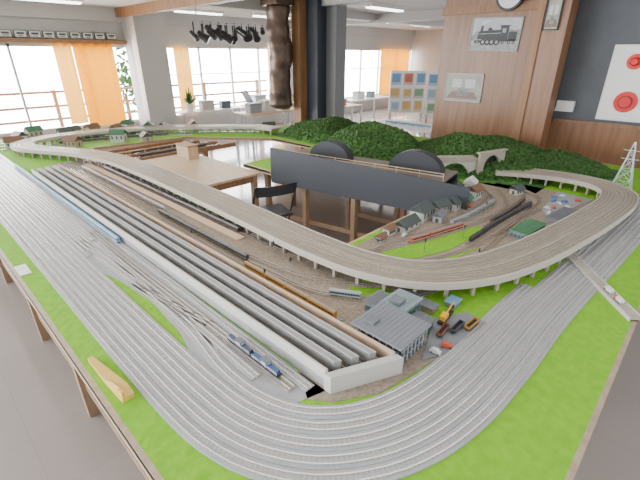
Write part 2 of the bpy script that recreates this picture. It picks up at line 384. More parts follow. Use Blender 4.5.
patch([(1.78,1.10),(2.0,1.0),(2.5,.93),(2.5,.965),(2.15,1.02),(1.85,1.18)],green,'grass_patch','narrow bright green grass strip between curved tracks','grass',TZ+.003)
patch([(1.60,1.75),(1.74,1.6),(1.76,3.6),(1.64,3.6)],green,'grass_patch','green grass strip below the viaduct','grass',TZ+.002)
patch([(1.47,1.15),(1.60,.98),(1.66,1.08),(1.54,1.3)],green,'grass_patch','small green grass wedge between the curves','grass',TZ+.002)
patch([(.60,1.0),(.70,.85),(.86,.80),(.86,5.5),(.55,5.5),(.55,2.75),(.645,2.2),(.67,1.9),(.645,1.55),(.58,1.28)],matg,'yard_mat','grey mat of the siding yard','yard surface')
patch([(.78,.82),(.84,.74),(1.0,.64),(1.2,.60),(1.45,.56),(1.42,.80),(1.13,.92),(.86,.95)],brn,'ballast_bed','brown ballast ground in front of the station','ballast')
# ---------------------------------------------------------------- tracks
OE=cr([(.35,6.6),(.35,4),(.35,2.2),(.35,1.5),(.355,1.16),(.375,.93),(.43,.74),(.55,.55),(.73,.405),(.91,.325),(1.14,.275),(1.5,.25),(1.97,.24),(2.58,.20),(3.5,.14),(4.5,.09),(5.6,.06)],.05)
SPC=.064
MK=dict(g=.0135,rw=.0023,bw=.0635)
for k in range(4):
    track(off(OE,.032+SPC*k),label='wide grey slab main line track with bright rails',**MK)
def TR(pts,**k): return track(cr(pts,.05),**k)
def tail(d,y0,x1):
    o=[p for p in off(OE,d) if p.y<y0 and p.x<x1];return [(p.x,p.y) for p in o[::3]]
TR([(.66,3.0),(.69,2.3),(.705,1.95),(.69,1.5),(.65,1.2)]+tail(.032+SPC*4,1.0,2.3),**MK)
W=dict(bed=mat('weathered_roadbed',(.30,.265,.23),.9,c2=(.38,.35,.32),scale=25),sl=slpm,label='weathered brownish siding track with steel rails')
for i,x in enumerate((.635,.685,.735,.785)):
    TR([(x,7.0),(x,4),(x,2.7+.12*i)])
TR([(.84,7.0),(.84,4),(.84,2.2),(.83,1.4),(.825,.85)])
TR([(.785,3.1),(.775,2.3),(.775,1.6),(.775,.90)],**W)
TR([(.735,2.9),(.73,2.1),(.725,1.6),(.715,1.05)])
TR([(.69,2.15),(.72,1.85),(.775,1.5)],**W)
TR([(.45,6.6),(.5,7.0),(.8,7.4),(1.4,7.5),(2.4,7.25),(3.4,6.75),(4.4,5.9)])
TR([(.635,7.0),(.8,7.2),(1.4,7.3),(2.4,7.05),(3.3,6.55),(4.3,5.6)])
TR([(.84,7.0),(1.1,6.95),(1.8,6.8),(2.8,6.5),(3.4,6.2)])
B=dict(bed=brn,sl=slpd,label='brown ballasted model track with steel rails')
TR([(1.25,5.6),(1.25,3),(1.23,1.05)],**B)
TR([(1.305,5.6),(1.305,3),(1.305,1.7),(1.36,1.3),(1.56,1.0),(1.9,.85),(2.3,.78),(2.7,.72)],**B)
TR([(1.36,5.6),(1.36,3),(1.36,1.9),(1.45,1.42),(1.66,1.1),(2.0,.93),(2.4,.88),(3.0,.90),(3.6,.88)],**B)
TR([(1.53,5.6),(1.53,3),(1.53,2.2),(1.60,1.6),(1.80,1.26),(2.15,1.06),(2.6,.95),(3.3,.93),(3.9,.98),(4.15,1.3)],**B)
TR([(1.585,5.6),(1.585,3),(1.60,2.2),(1.70,1.7),(1.95,1.42),(2.4,1.26),(2.9,1.14),(3.5,1.12),(3.9,1.35)],**B)
TR([(1.95,1.42),(2.4,1.35),(2.9,1.23),(3.5,1.22),(3.8,1.45)],**B)
TR([(2.9,1.32),(3.3,1.29),(3.7,1.34)],**B)
TR([(2.5,1.005),(3.0,1.0),(3.7,.96)],**B)
TR([(2.9,1.05),(3.3,1.03),(3.8,1.06),(4.0,1.2)],**B)
TR([(1.6,1.0),(2.0,.80),(2.35,.73)],**B)
# ---------------------------------------------------------------- viaduct
VP=cr([(4.35,5.2),(4.25,5.6),(3.6,6.3),(2.9,6.8),(2.0,7.05),(1.45,7.0),(1.15,6.75),(1.12,6.4),(1.28,6.05),(1.5,5.6),(1.66,5.0),(1.70,4.4),(1.69,3.2),(1.66,2.3),(1.63,1.6),(1.66,1.22),(1.78,.94),(2.03,.74),(2.40,.61),(2.95,.51),(3.5,.44),(3.95,.41),(4.27,.47),(4.45,.68),(4.47,.98),(4.38,1.30),(4.25,1.55)],.05)
VZ=.855;VH=.128
t=thing('railway_viaduct','long tan concrete viaduct with four tracks on slender piers','viaduct')
q=setz(VP,VZ)
M().sweep(q,[(-VH,-.026),(VH,-.026),(VH,0),(-VH,0)]).obj('deck',conc,t)
for s in(-1,1):
    a=s*VH;M().sweep(off(q,a),[(-.004,-.028),(.004,-.028),(.004,.013),(-.004,.013)]).obj('parapet',parap,t)
for p,a in list(walk(q,.145,.05))[:99]:
    m=M();R=Matrix.Rotation(a,3,'Z')
    for s in(-1,1):m.box(p.x-.009,p.x+.009,p.y+s*.09-.009,p.y+s*.09+.009,TZ,VZ-.038,rot=R,piv=(p.x,p.y,0))
    m.box(p.x-.012,p.x+.012,p.y-.115,p.y+.115,VZ-.040,VZ-.026,rot=R,piv=(p.x,p.y,0))
    m.obj('pier',conc,t)
for k in(-.0895,-.0345,.0345,.0895):
    track(off(q,k),z=VZ,bed=conc,sl=mat('sleeper_tan',(.32,.285,.235),.8),bw=.050,label='tan concrete-bed track laid on the viaduct',group='viaduct tracks',rl=mat('rail_tan',(.55,.47,.38),.3,.6),g=.0115)
# ---------------------------------------------------------------- elevated station
SX,SY,SW,SL=.868,.80,.272,4.3
def ye(x): return .01-.5*x
trough=mat('trough_dark_grey',(.03,.03,.032),.8,c2=(.05,.05,.05),scale=20)
platg=mat('platform_grey',(.30,.30,.295),.7,c2=(.36,.36,.35),scale=15)
t=thing('elevated_station','long elevated grey terminal station with broad platforms','station',(SX,SY,TZ))
def slab(x0,x1,z0,z1,k,name,dy=0.):
    M().prism([(x0,ye(x0)+dy),(x1,ye(x1)+dy),(x1,SL),(x0,SL)],z0,z1).obj(name,k,t)
slab(0,SW,0,.046,platg,'base_block')
slab(.004,SW-.004,.046,.050,trough,'trough_floor',.004)
slab(0,.010,.046,.098,concw,'parapet');slab(SW-.012,SW,.046,.098,peach,'parapet')
M().prism([(-.008,ye(0)-.036),(SW+.008,ye(SW)-.036),(SW+.008,ye(SW)),(-.008,ye(0))],.0,.084).obj('front_block',concw,t)
for i in(1,2,3):
    x=i*SW/4;slab(x-.014,x+.014,.050,.096,platg,'platform',.03);slab(x-.0145,x-.011,.0961,.098,concw,'platform_edge',.03);slab(x+.011,x+.0145,.0961,.098,concw,'platform_edge',.03)
sbed=mat('station_bed_dark',(.055,.055,.058),.8)
for i in range(4):
    x=(i+.5)*SW/4
    track([Vector((SX+x,SY+ye(x)+.03,0)),Vector((SX+x,2.5,0)),Vector((SX+x,5.05,0))],z=TZ+.050,bed=sbed,sl=slpd,bw=.034,label='dark grey station track between broad platforms',group='station tracks',rl=railb)
M().box(0,.025,0,4.4,0,.012).obj('low_platform',peach,None,False,(1.165,1.10,TZ+.002),label='long peach-coloured low platform beside the tracks',category='platform')
M().box(0,.065,0,3.1,0,.014).obj('low_platform',peach,None,False,(1.435,2.2,TZ+.002),label='wide peach-coloured island platform between tracks',category='platform')
# ---------------------------------------------------------------- trains
CARN={}
def car(kind,loc,rotz,label,group,L=.20,body=(.1,.3,.6),roof=(.3,.3,.3),stripe=None):
    if kind in CARN: return dup(CARN[kind],loc,rotz)
    t=thing('train_carriage',label,'model train',loc,rotz,group)
    W=.026;H=.034;z0=.009
    bm_=mat(kind+'_body',body,.35);rm=mat(kind+'_roof',roof,.5);sm=mat(kind+'_stripe',stripe or tuple(min(1,c*1.6) for c in body),.4)
    g=.003
    m=M();m.box(-L/2+g,L/2-g,-W/2,W/2,z0,z0+H*.72);m.obj('car_body',bm_,t)
    m=M();m.prof([(-W/2,z0+H*.72),(W/2,z0+H*.72),(W/2*.8,z0+H*.9),(W/2*.35,z0+H),(-W/2*.35,z0+H),(-W/2*.8,z0+H*.9)],-L/2+g,L/2-g);m.obj('car_roof',rm,t)
    m=M();n=10
    for s in(-1,1):
        y=s*(W/2)
        for i in range(n):
            x=-L/2+.012+i*(L-.024)/n;m.box(x+.002,x+(L-.024)/n-.002,min(y,y+s*.0006),max(y,y+s*.0006),z0+H*.36,z0+H*.6)
    m.box(-L/2+.010,L/2-.010,-W/2+.002,W/2-.002,z0+H*.4,z0+H*.5)
    m.obj('window_band',dark,t)
    m=M();m.box(-L/2+g,L/2-g,-W/2-.0004,W/2+.0004,z0+H*.12,z0+H*.24);m.obj('stripe',sm,t)
    for s in(-1,1):
        m=M();m.box(s*L*.32-.018,s*L*.32+.018,-W*.4,W*.4,.004,z0)
        for dx in(-.011,.011):m.cyl((s*L*.32+dx,-W*.36,.006),(s*L*.32+dx,W*.36,.006),.006,n=10)
        m.obj('bogie',dark,t)
    CARN[kind]=t;return t
RZ=TZ+.008
def train(kind,pts,n,start=0,z=RZ,**k):
    path=cr(pts,.03);L=k.get('L',.2)
    for i,(p,a) in enumerate(walk(path,L,start+L/2)):
        if i>=n:break
        car(kind,(p.x,p.y,z),a,**k)
train('blue',[(.84,2.75),(.84,5.9)],15,label='light blue model passenger carriage on the outer siding',group='blue train',body=(.10,.30,.50),roof=(.18,.36,.50),stripe=(.6,.65,.7))
train('darkc',[(1.53,2.3),(1.53,5.4)],13,label='dark brown model carriage beside the peach platform',group='dark brown train',body=(.06,.035,.03),roof=(.10,.10,.11),stripe=(.2,.12,.06))
train('creamc',[(1.36,3.1),(1.36,5.4)],10,label='grey and cream model carriage beside the platform',group='cream train',body=(.45,.42,.36),roof=(.33,.34,.35),stripe=(.25,.05,.03))
train('orange',[(1.232,1.08),(1.245,1.9)],4,label='orange and yellow model railcar on the siding',group='orange train',L=.19,body=(.62,.27,.03),roof=(.45,.33,.18),stripe=(.7,.5,.1))
train('teal',[(1.375,1.26),(1.42,1.17),(1.56,1.0),(1.75,.915)],1,label='blue and cream model railcar on the curve',group='blue railcar',L=.18,body=(.10,.25,.35),roof=(.40,.40,.36),stripe=(.7,.6,.3))
train('navy',[(1.305,1.9),(1.305,3.6)],6,label='dark model carriage on the siding',group='dark train',L=.2,body=(.05,.06,.08),roof=(.16,.16,.17),stripe=(.5,.4,.2))
train('redt',[(2.25,1.30),(2.4,1.26),(2.9,1.14)],3,label='red model passenger carriage in the yard',group='red train',L=.18,body=(.55,.05,.02),roof=(.35,.20,.18),stripe=(.7,.6,.5))
train('freight',[(2.55,1.004),(3.0,1.0),(3.7,.96)],6,label='black freight wagon in the yard',group='black freight train',L=.18,body=(.03,.03,.03),roof=(.05,.05,.05),stripe=(.1,.1,.1))
train('brownt',[(3.0,1.045),(3.3,1.03),(3.8,1.06)],4,label='brown model carriage in the yard',group='brown train',L=.18,body=(.13,.06,.03),roof=(.1,.09,.09),stripe=(.3,.2,.1))
train('ivory',[(2.22,.80),(2.3,.78),(2.7,.72)],2,label='ivory model railcar near the viaduct',group='ivory train',L=.2,body=(.62,.56,.42),roof=(.45,.45,.42),stripe=(.1,.2,.4))
train('steelc',[(2.75,1.255),(2.9,1.23),(3.5,1.22)],4,label='silver model carriage near the houses',group='silver train',L=.18,body=(.45,.47,.5),roof=(.3,.3,.32),stripe=(.1,.3,.15))
train('fara',[(1.6,6.87),(1.8,6.8),(2.8,6.5),(3.4,6.2)],7,label='dark green model carriage on the far loop',group='dark green train',L=.22,body=(.04,.09,.05),roof=(.12,.12,.12),stripe=(.4,.3,.1))
train('farb',[(1.6,7.25),(2.4,7.05),(3.3,6.55)],6,label='white model carriage on the far loop',group='white train',L=.22,body=(.6,.6,.6),roof=(.35,.36,.38),stripe=(.1,.2,.5))
def loco(loc,rotz,body,label):
    t=thing('model_locomotive',label,'model train',loc,rotz)
    b=mat('loco_%d'%int(body[2]*100),body,.35)
    m=M();m.box(-.085,.085,-.014,.014,.009,.016);m.obj('frame',dark,t)
    M().box(-.08,-.02,-.010,.010,.016,.033).obj('hood',b,t);M().box(.02,.08,-.010,.010,.016,.031).obj('hood',b,t)
    m=M();m.box(-.02,.02,-.0135,.0135,.016,.042);m.obj('cab',b,t)
    m=M();m.box(-.014,.014,-.0142,.0142,.029,.037);m.box(-.0205,.0205,-.009,.009,.029,.037);m.obj('cab_window',white,t)
    m=M();m.box(-.023,.023,-.015,.015,.042,.045);m.obj('cab_roof',roofg,t)
    m=M()
    for z in(.022,.03):
        for s in(-1,1):m.cyl((-.084,s*.0135,z),(.084,s*.0135,z),.0008,n=6)
    m.obj('handrail',white,t)
    for s in(-1,1):
        m=M();m.box(s*.052-.02,s*.052+.02,-.012,.012,.003,.01)
        for dx in(-.011,.011):m.cyl((s*.052+dx,-.011,.006),(s*.052+dx,.011,.006),.006,n=10)
        m.obj('bogie',dark,t)
loco((.775,1.06,RZ+.001),PI/2,(.03,.08,.2),'small blue diesel locomotive with white handrails on siding')
loco((.775,1.24,RZ+.001),PI/2,(.04,.06,.10),'small dark blue shunting locomotive on siding')
# ---------------------------------------------------------------- buildings
def bldg(loc,w_,d,h,label,rot=0,wallk=shedw,roofk=roofg,ribs=6,gl=True):
    t=thing('model_building',label,'model building',loc,rot)
    M().box(0,w_,0,d,0,h).obj('walls',wallk,t)
    m=M();m.box(-.006,w_+.006,-.006,d+.006,h,h+.006)
    for i in range(ribs):
        y=(i+.5)*d/ribs;m.box(0,w_,y-.002,y+.002,h+.006,h+.008)
    m.obj('roof',roofk,t)
    if gl:
        n=max(1,int(w_/.03));m=M()
        for i in range(n):
            x0=.005+i*(w_-.01)/n;
            for r in range(max(1,int(h/.035))):
                z0=.01+r*.033;m.box(x0+.003,x0+(w_-.01)/n-.003,-.002,.0,z0,z0+.025)
        n=max(1,int(d/.03))
        for i in range(n):
            y0=.005+i*(d-.01)/n
            for r in range(max(1,int(h/.035))):
                z0=.01+r*.033;m.box(-.002,0,y0+.003,y0+(d-.01)/n-.003,z0,z0+.025)
        m.obj('windows',glass,t)
    return t
Z2=TZ+.002
t=thing('engine_shed','grey engine shed with glazed walls, pale posts and flat ribbed roof','model building',(1.165,.665,TZ))
M().box(0,.22,0,.25,.0,.004).obj('floor_slab',roofg,t)
M().box(.01,.21,.02,.23,.004,.098).obj('glazed_core',glass,t)
m=M();pst=mat('post_grey',(.42,.43,.43),.6)
for i in range(8):
    y=.0+i*.035;m.box(0,.005,y,y+.005,0,.1);m.box(.215,.22,y,y+.005,0,.1)
for i in range(8):
    x=.0+i*.0305;m.box(x,x+.005,0,.005,0,.1)
for z in(.035,.07):m.box(.0,.22,.001,.004,z,z+.002);m.box(.001,.004,0,.25,z,z+.002)
m.obj('posts',pst,t)
m=M();m.box(-.01,.23,-.01,.26,.1,.108)
for i in range(12):m.box(-.01,.23,i*.022,i*.022+.003,.108,.1095)
m.obj('roof',mat('shed_roof',(.21,.22,.24),.6),t)
M().box(.04,.09,.17,.22,.1095,.12).obj('roof_unit',roofg,t)
t=bldg((1.40,.81,TZ),.17,.13,.085,'blue-grey station office with flat roof terrace',roofk=mat('roof_light',(.24,.30,.32),.5))
M().box(.03,.09,.04,.10,.091,.11).obj('roof_unit',roofg,t)
m=M()
for i in range(10):m.box(i*.0187-.001,i*.0187+.001,-.005,-.003,.091,.104)
m.box(-.005,.175,-.005,-.003,.103,.105);m.obj('roof_railing',pst,t)
bldg((1.40,.955,TZ),.13,.08,.055,'low grey workshop behind the office')
bldg((1.42,.70,TZ),.09,.09,.05,'small grey annex with glazed front')
bldg((1.60,.76,TZ),.06,.09,.03,'small tan storage shed beside the apron',wallk=mat('tan_wall',(.35,.27,.18),.7),gl=False)
bldg((1.59,.90,TZ),.08,.05,.03,'small grey relay hut beside the curve',gl=False)
bldg((1.72,.70,TZ),.07,.05,.03,'small blue-roofed hut beside the apron',roofk=mat('blue_roof',(.06,.14,.22),.6),gl=False)
M().prism([(1.27,.62),(1.38,.56),(1.72,.53),(1.74,.64),(1.56,.74),(1.40,.665)],TZ,TZ+.008).obj('concrete_apron',mat('apron_grey',(.22,.23,.24),.8),label='dark grey paved apron beside the engine shed',category='paving')
t=thing('railway_crane','yellow breakdown crane wagon on the depot apron','model crane',(1.61,.69,TZ+.008),.1)
yel=mat('crane_yellow',(.80,.42,.02),.4)
M().box(-.07,.07,-.015,.015,.008,.016).obj('chassis',dark,t)
M().box(-.05,.0,-.014,.014,.016,.04).obj('cab',yel,t)
m=M();m.cyl((-.01,0,.03),(.09,0,.05),.005,.003,n=8);m.obj('boom',yel,t)
m=M();m.cyl((.09,0,.05),(.09,0,.03),.001,n=6);m.box(.085,.095,-.004,.004,.022,.03);m.obj('hook',dark,t)
m=M()
for x in(-.055,-.03,.03,.055):m.cyl((x,-.012,.006),(x,.012,.006),.006,n=10)
m.obj('wheels',dark,t)
def wagon(x,y,rot,c,lab):
    t=thing('goods_wagon',lab,'model train',(x,y,TZ+.008),rot)
    m=M();m.box(-.05,.05,-.013,.013,.008,.012);m.obj('chassis',dark,t)
    m=M();
    m.box(-.05,.05,-.013,-.011,.012,.026);m.box(-.05,.05,.011,.013,.012,.026);m.box(-.05,-.048,-.013,.013,.012,.026);m.box(.048,.05,-.013,.013,.012,.026)
    m.obj('side_boards',mat('wag%.2f'%c[0],c,.6),t)
    m=M()
    for xx in(-.03,.03):m.cyl((xx,-.012,.006),(xx,.012,.006),.006,n=10)
    m.obj('wheels',dark,t)
wagon(1.50,.645,.1,(.3,.1,.06),'brown open goods wagon on the apron')
wagon(1.57,.61,.0,(.08,.08,.1),'dark open goods wagon on the apron')
wagon(1.64,.57,-.05,(.5,.25,.05),'orange open goods wagon on the apron')
wagon(1.86,.868,-.4,(.05,.05,.05),'black open goods wagon near the curve')
def house(x,y,w_,d,h,rk,rot,label,wk=concw):
    t=thing('model_house',label,'model building',(x,y,TZ),rot)
    M().box(-w_/2,w_/2,-d/2,d/2,0,h).obj('walls',wk,t)
    m=M();e=.012;m.prof([(-d/2-e,h-.004),(0,h+d*.42),(d/2+e,h-.004),(d/2+e,h+.003),(0,h+d*.42+.009),(-d/2-e,h+.003)],-w_/2-e,w_/2+e);m.prof([(-d/2,h),(d/2,h),(0,h+d*.4)],-w_/2,w_/2)
    m.obj('roof',rk,t)
    m=M()
    for i in range(3):
        xx=-w_/2+(i+.5)*w_/3;m.box(xx-.012,xx+.012,-d/2-.001,d/2+.001,h*.4,h*.8)
    m.box(-w_/2-.001,w_/2+.001,-.012,.012,h*.1,h*.75)
    m.obj('windows',glass,t)
slate=mat('slate_roof',(.07,.085,.08),.6);groof=mat('green_roof',(.05,.16,.09),.6);broof=mat('brown_roof',(.2,.1,.06),.6)
tanw=mat('tan_wall2',(.42,.34,.25),.7)
for a in((2.46,1.47,.2,.1,.05,slate,0,'small station house with dark slate gable roof'),
 (2.72,1.50,.18,.12,.08,slate,.1,'small house with dark slate gable roof'),
 (2.94,1.46,.16,.1,.07,slate,-.1,'small house with dark slate gable roof',tanw),
 (2.78,1.37,.12,.07,.05,roofg,.2,'small house with grey roof'),
 (3.12,1.42,.14,.1,.06,slate,.05,'small house with dark slate gable roof'),
 (3.30,1.40,.12,.08,.05,groof,.2,'small house with green gable roof',tanw),
 (3.36,1.56,.12,.08,.07,broof,.1,'small house with brown gable roof'),
 (3.5,1.42,.14,.1,.08,broof,0,'small house with brown roof'),
 (3.52,1.60,.14,.10,.07,slate,.4,'small house with dark slate gable roof',tanw),
 (3.70,1.55,.14,.1,.08,white,.3,'white plaster house with pale roof'),
 (3.90,1.18,.10,.08,.05,slate,-.3,'small house with dark slate gable roof'),
 (2.28,1.50,.08,.06,.05,broof,0,'tiny shed with brown roof'),
 (2.15,1.48,.06,.05,.03,broof,0,'tiny trackside hut with brown roof')):
    house(*a)
for i,(x,y) in enumerate(((1.9,7.6),(2.3,7.55),(2.8,7.35),(3.3,7.05),(3.7,6.7),(.9,7.65),(1.3,7.75),(1.7,6.55),(2.3,6.45),(4.6,5.7),(1.1,7.1),(1.5,7.72),(2.05,7.72),(2.55,7.2),(3.0,6.95),(2.65,6.3))):
    house(x,y,.2,.14,.06+.03*(i%3),[slate,broof,groof][i%3],.3*i,'small model house with %s roof on the far arm'%['slate','brown','green'][i%3],tanw if i%2 else concw)
bldg((2.84,.735,Z2),.32,.12,.05,'low factory hall with flat green roof',-.10,roofk=mat('flat_green',(.07,.20,.10),.6))
bldg((3.35,.64,Z2),.35,.12,.03,'low grey platform canopy building',-.10,gl=False)
patch([(3.45,.76),(4.2,.62),(4.25,.92),(3.6,.86)],matg,'parking_lot','pale grey paved parking lot in the yard','paving',TZ+.002)
for i,(x,y) in enumerate(((3.55,.79),(3.72,.80),(3.80,.72),(3.95,.78),(3.66,.84),(4.05,.70),(4.1,.84),(3.9,.86),(2.33,1.40),(3.25,1.34),(3.85,.80),(4.02,.88),(1.35,.60),(1.42,.585))):
    c=[(.7,.7,.7),(.6,.1,.05),(.7,.7,.7),(.1,.2,.5)][i%4]
    t=thing('model_car','tiny %s toy car parked in the yard'%['white','red','white','blue'][i%4],'toy car',(x,y,Z2+.006 if x<2 else Z2+.001),.4*i,'toy cars')
    m=M();m.prof([(-.025,.004),(.025,.004),(.025,.013),(.015,.014),(.009,.022),(-.015,.022),(-.02,.014),(-.025,.013)],-.011,.011,'y')
    m.obj('car_shell',mat('carpaint%d'%(i%4),c,.3),t)
    m=M()
    for xx in(-.015,.015):m.cyl((xx,-.0115,.004),(xx,.0115,.004),.004,n=8)
    m.obj('wheels',dark,t)
for i,(x,y) in enumerate(((1.63,2.6),(1.63,2.0),(1.48,1.85),(1.40,1.6),(2.2,1.16),(2.6,1.08),(2.3,.84),(3.2,1.18),(1.205,1.6),(1.205,2.4))):
    t=thing('signal_mast','slender grey trackside signal mast','signal',(x,y,Z2),0,'signal masts')
    m=M();m.cyl((0,0,0),(0,0,.09),.0022,n=6);m.cyl((0,0,0),(0,0,.004),.006,n=8);m.obj('mast',steel,t)
    m=M();m.box(-.005,.005,-.005,.002,.078,.10);m.obj('signal_head',dark,t)
# crossing
t=thing('level_crossing','narrow pale crossing ramp laid diagonally over the main tracks','level crossing',(2.54,.235,TZ),math.atan2(.45,.57))
M().box(-.37,.37,-.028,.028,.012,.018).obj('road_slab',conc,t)
for s in(-1,1):M().box(-.37,.37,s*.031-.003,s*.031+.003,.0,.023).obj('curb',concw,t)
for x,y,cl in((2.37,.105,'carpaint1'),(2.45,.165,'carpaint0')):
    t=thing('model_truck','tiny toy truck standing on the level crossing','toy truck',(x,y,TZ+.018),math.atan2(.45,.57))
    M().box(-.03,.012,-.01,.01,.006,.026).obj('cargo_box',white,t);M().box(.014,.028,-.01,.01,.006,.02).obj('cab',MC[cl],t)
    m=M()
    for xx in(-.02,.02):m.cyl((xx,-.011,.004),(xx,.011,.004),.004,n=8)
    m.obj('wheels',dark,t)
t=thing('lattice_pylon','pale blue lattice steel pylon tower beside the viaduct','pylon',(4.75,.5,TZ))
m=M();H=.46;pb=mat('pylon_paint',(.55,.65,.66),.5)
lv=[(0,.08),(.1,.062),(.2,.045),(.3,.028),(.38,.018),(H,.004)]
cs=[[Vector((sx*r,sy*r,z)) for sx,sy in((-1,-1),(1,-1),(1,1),(-1,1))] for z,r in lv]
for a,b in zip(cs,cs[1:]):
    for i in range(4):
        m.cyl(a[i],b[i],.0035,n=6);m.cyl(a[i],b[(i+1)%4],.002,n=5);m.cyl(a[(i+1)%4],b[i],.002,n=5);m.cyl(b[i],b[(i+1)%4],.002,n=5)
m.obj('lattice_frame',pb,t)
m=M();
for z in(.3,.38):m.cyl((0,-.07,z),(0,.07,z),.003,n=6)
m.obj('cross_arm',pb,t)
m=M();m.prism([(-.025,-.17),(.022,-.17),(.030,-.10),(.012,.17),(-.008,.17),(-.022,-.02)],0,.018)
m.prof([(-.17,.018),(-.02,.018),(-.14,.05),(-.17,.05)],-.022,-.012,'x')
m.obj('wooden_bracket',mat('yellow_wood',(.72,.46,.10),.6),None,False,(.295,1.48,TZ),.08,label='yellow angled wooden bracket lying on the grass mat',category='wooden bracket')
M().box(-.03,.03,-.08,.08,0,.004).obj('paper_note',white,None,False,(.28,2.8,.754),label='small white paper note on the table edge',category='paper')
# ---------------------------------------------------------------- long board with arched roofs
board=mat('board_charcoal',(.042,.047,.057),.5)
boardl=mat('board_edge_grey',(.028,.031,.038),.5)
t=thing('backdrop_board','long charcoal upright board with two low arched roofs behind','partition board',(3.20,1.33,.757),.188)
M().prof([(0.16,-.11),(2.14,-.11),(2.14,.28),(0,.19),(0,.0),(.16,.0)],-.040,-.022).obj('front_board',board,t)
M().box(.02,.55,.26,2.12,.15,.165).obj('deck_board',mat('deck_brown',(.17,.14,.12),.7),t)
for yc,R in((.62,.27),(1.60,.25)):
    m=M();n=18
    pts=[(yc+R*math.cos(PI*i/n),.165+R*.72*math.sin(PI*i/n)) for i in range(n+1)]
    m.prof(pts,.30,.42,'x');m.obj('arched_roof',boardl,t,False)
M().box(.53,.55,.26,2.12,0,.15).obj('back_board',board,t)
M().box(.02,.55,2.12,2.14,0,.15).obj('side_board',board,t)
m=M()
for z in(.20,.225):m.cyl((.14,.28,z),(.14,2.1,z),.004,n=6)
for i in range(9):m.cyl((.14,.28+i*.2275,.165),(.14,.28+i*.2275,.23),.004,n=6)
m.obj('deck_railing',wood,t)
# ---------------------------------------------------------------- hills
foliage=mat('foliage_dark',(.016,.052,.011),.95,c2=(.07,.155,.032),scale=30,bump=.8)
hillm=mat('hill_green',(.03,.10,.02),.95,c2=(.07,.2,.03),scale=20)
def hill(x0,x1,y0,y1,H,label,nl,seed):
    rnd=random.Random(seed)
    cx,cy=(x0+x1)/2,(y0+y1)/2
    def hz(x,y):
        u=(x-cx)/((x1-x0)/2);v=(y-cy)/((y1-y0)/2);d=max(0,1-(abs(u)**2.2+abs(v)**2.2))
        return H*d**.75*(.85+.5*noise.noise(Vector((x*2.2,y*2.2,seed))))
    t=thing('wooded_hill',label,'hill',(cx,cy,TZ))
    nx,ny=28,28;vs=[];fs=[]
    for i in range(nx+1):
        for j in range(ny+1):
            x=x0+(x1-x0)*i/nx;y=y0+(y1-y0)*j/ny;vs.append((x-cx,y-cy,max(.002,hz(x,y))))
    for i in range(nx):
        for j in range(ny):
            a=i*(ny+1)+j;fs.append((a,a+ny+1,a+ny+2,a+1))
    M().add(vs,fs).obj('ground_form',hillm,t,True)
    bm=bmesh.new();bmesh.ops.create_icosphere(bm,subdivisions=1,radius=1)
    iv=[v.co.copy() for v in bm.verts];fi=[tuple(v.index for v in f.verts) for f in bm.faces];bm.free()
    m=M()
    for _ in range(nl):
        while True:
            x=rnd.uniform(x0,x1);y=rnd.uniform(y0,y1)
            if hz(x,y)>.015:break
        r=rnd.uniform(.009,.026);z=hz(x,y)
        m.add([(x-cx+v.x*r*rnd.uniform(.7,1.35),y-cy+v.y*r*rnd.uniform(.7,1.35),z+r*.2+v.z*r*rnd.uniform(.7,1.3)) for v in iv],fi)
    m.obj('tree_canopy',foliage,t,False,kind='stuff')
hill(3.7,4.95,2.45,3.95,.40,'rounded model hill covered with dense dark green trees',3200,1)
hill(4.0,5.8,1.05,2.95,.30,'long wooded model ridge with dense dark green trees',4200,2)
hill(4.62,5.6,.62,1.75,.18,'low wooded model ridge behind the curved viaduct',2000,3)
hill(4.25,5.4,3.7,5.3,.27,'low wooded hill with dark green bushes',2400,4)
t=thing('tunnel_portal','pale stone tunnel portal set into the wooded hill','tunnel portal',(4.28,1.60,TZ),-.3)
m=M();n=12
def archwall(m,w_,h,r,zc,t0,t1):
    for i in range(n):
        a=PI*i/n;b=PI*(i+1)/n
        xa,za=-r*math.cos(a),zc+r*math.sin(a);xb,zb=-r*math.cos(b),zc+r*math.sin(b)
        m.prof([(xa,za),(xb,zb),(xb,h),(xa,h)],t0,t1,'y')
    m.box(-w_/2,-r,t0,t1,0,h);m.box(r,w_/2,t0,t1,0,h)
archwall(m,.38,.27,.12,.12,0,.03);m.box(-.21,.21,-.01,.04,.27,.285);m.obj('portal_wall',conc,t)
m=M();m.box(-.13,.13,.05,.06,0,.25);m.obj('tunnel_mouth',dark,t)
t=thing('white_arch_bridge','white arched model bridge at the foot of the hill','model bridge',(4.0,1.90,TZ),2.4)
m=M();archwall(m,.5,.20,.17,.0,0,.06);m.obj('arch_wall',concw,t)
m=M();m.prof([(-.3,.18),(.3,.18),(.2,.235),(-.2,.235)],-.01,.07,'y');m.obj('bridge_top',conc,t)
# ---------------------------------------------------------------- plywood table in the opening
t=thing('plywood_table','plain plywood work table standing inside the layout','table',(1.95,3.62,0))
M().box(0,.80,0,1.55,.70,.725).obj('tabletop',wood,t)
for x in(.05,.75):
    for y in(.05,1.5):M().box(x-.03,x+.03,y-.03,y+.03,0,.70).obj('leg',woodleg,t)
M().box(.05,.75,.03,.055,.62,.70).obj('apron',wooddk,t);M().box(.73,.755,.05,1.5,.62,.70).obj('apron',wooddk,t)
t=thing('frame_trestle','unfinished brown wooden frame trestle carrying spare tracks','trestle table',(2.0,5.3,0))
for y in(0,.26,.52,.78):M().box(0,1.6-y*.6,y,y+.06,.66,.72).obj('long_beam',wooddk,t)
for x in(0,.55,1.05):M().box(x,x+.06,0,.84,.60,.66).obj('cross_beam',wooddk,t)
for x in(.03,1.08):
    for y in(.03,.78):M().box(x-.03,x+.03,y-.03,y+.03,0,.60).obj('leg',woodleg,t)
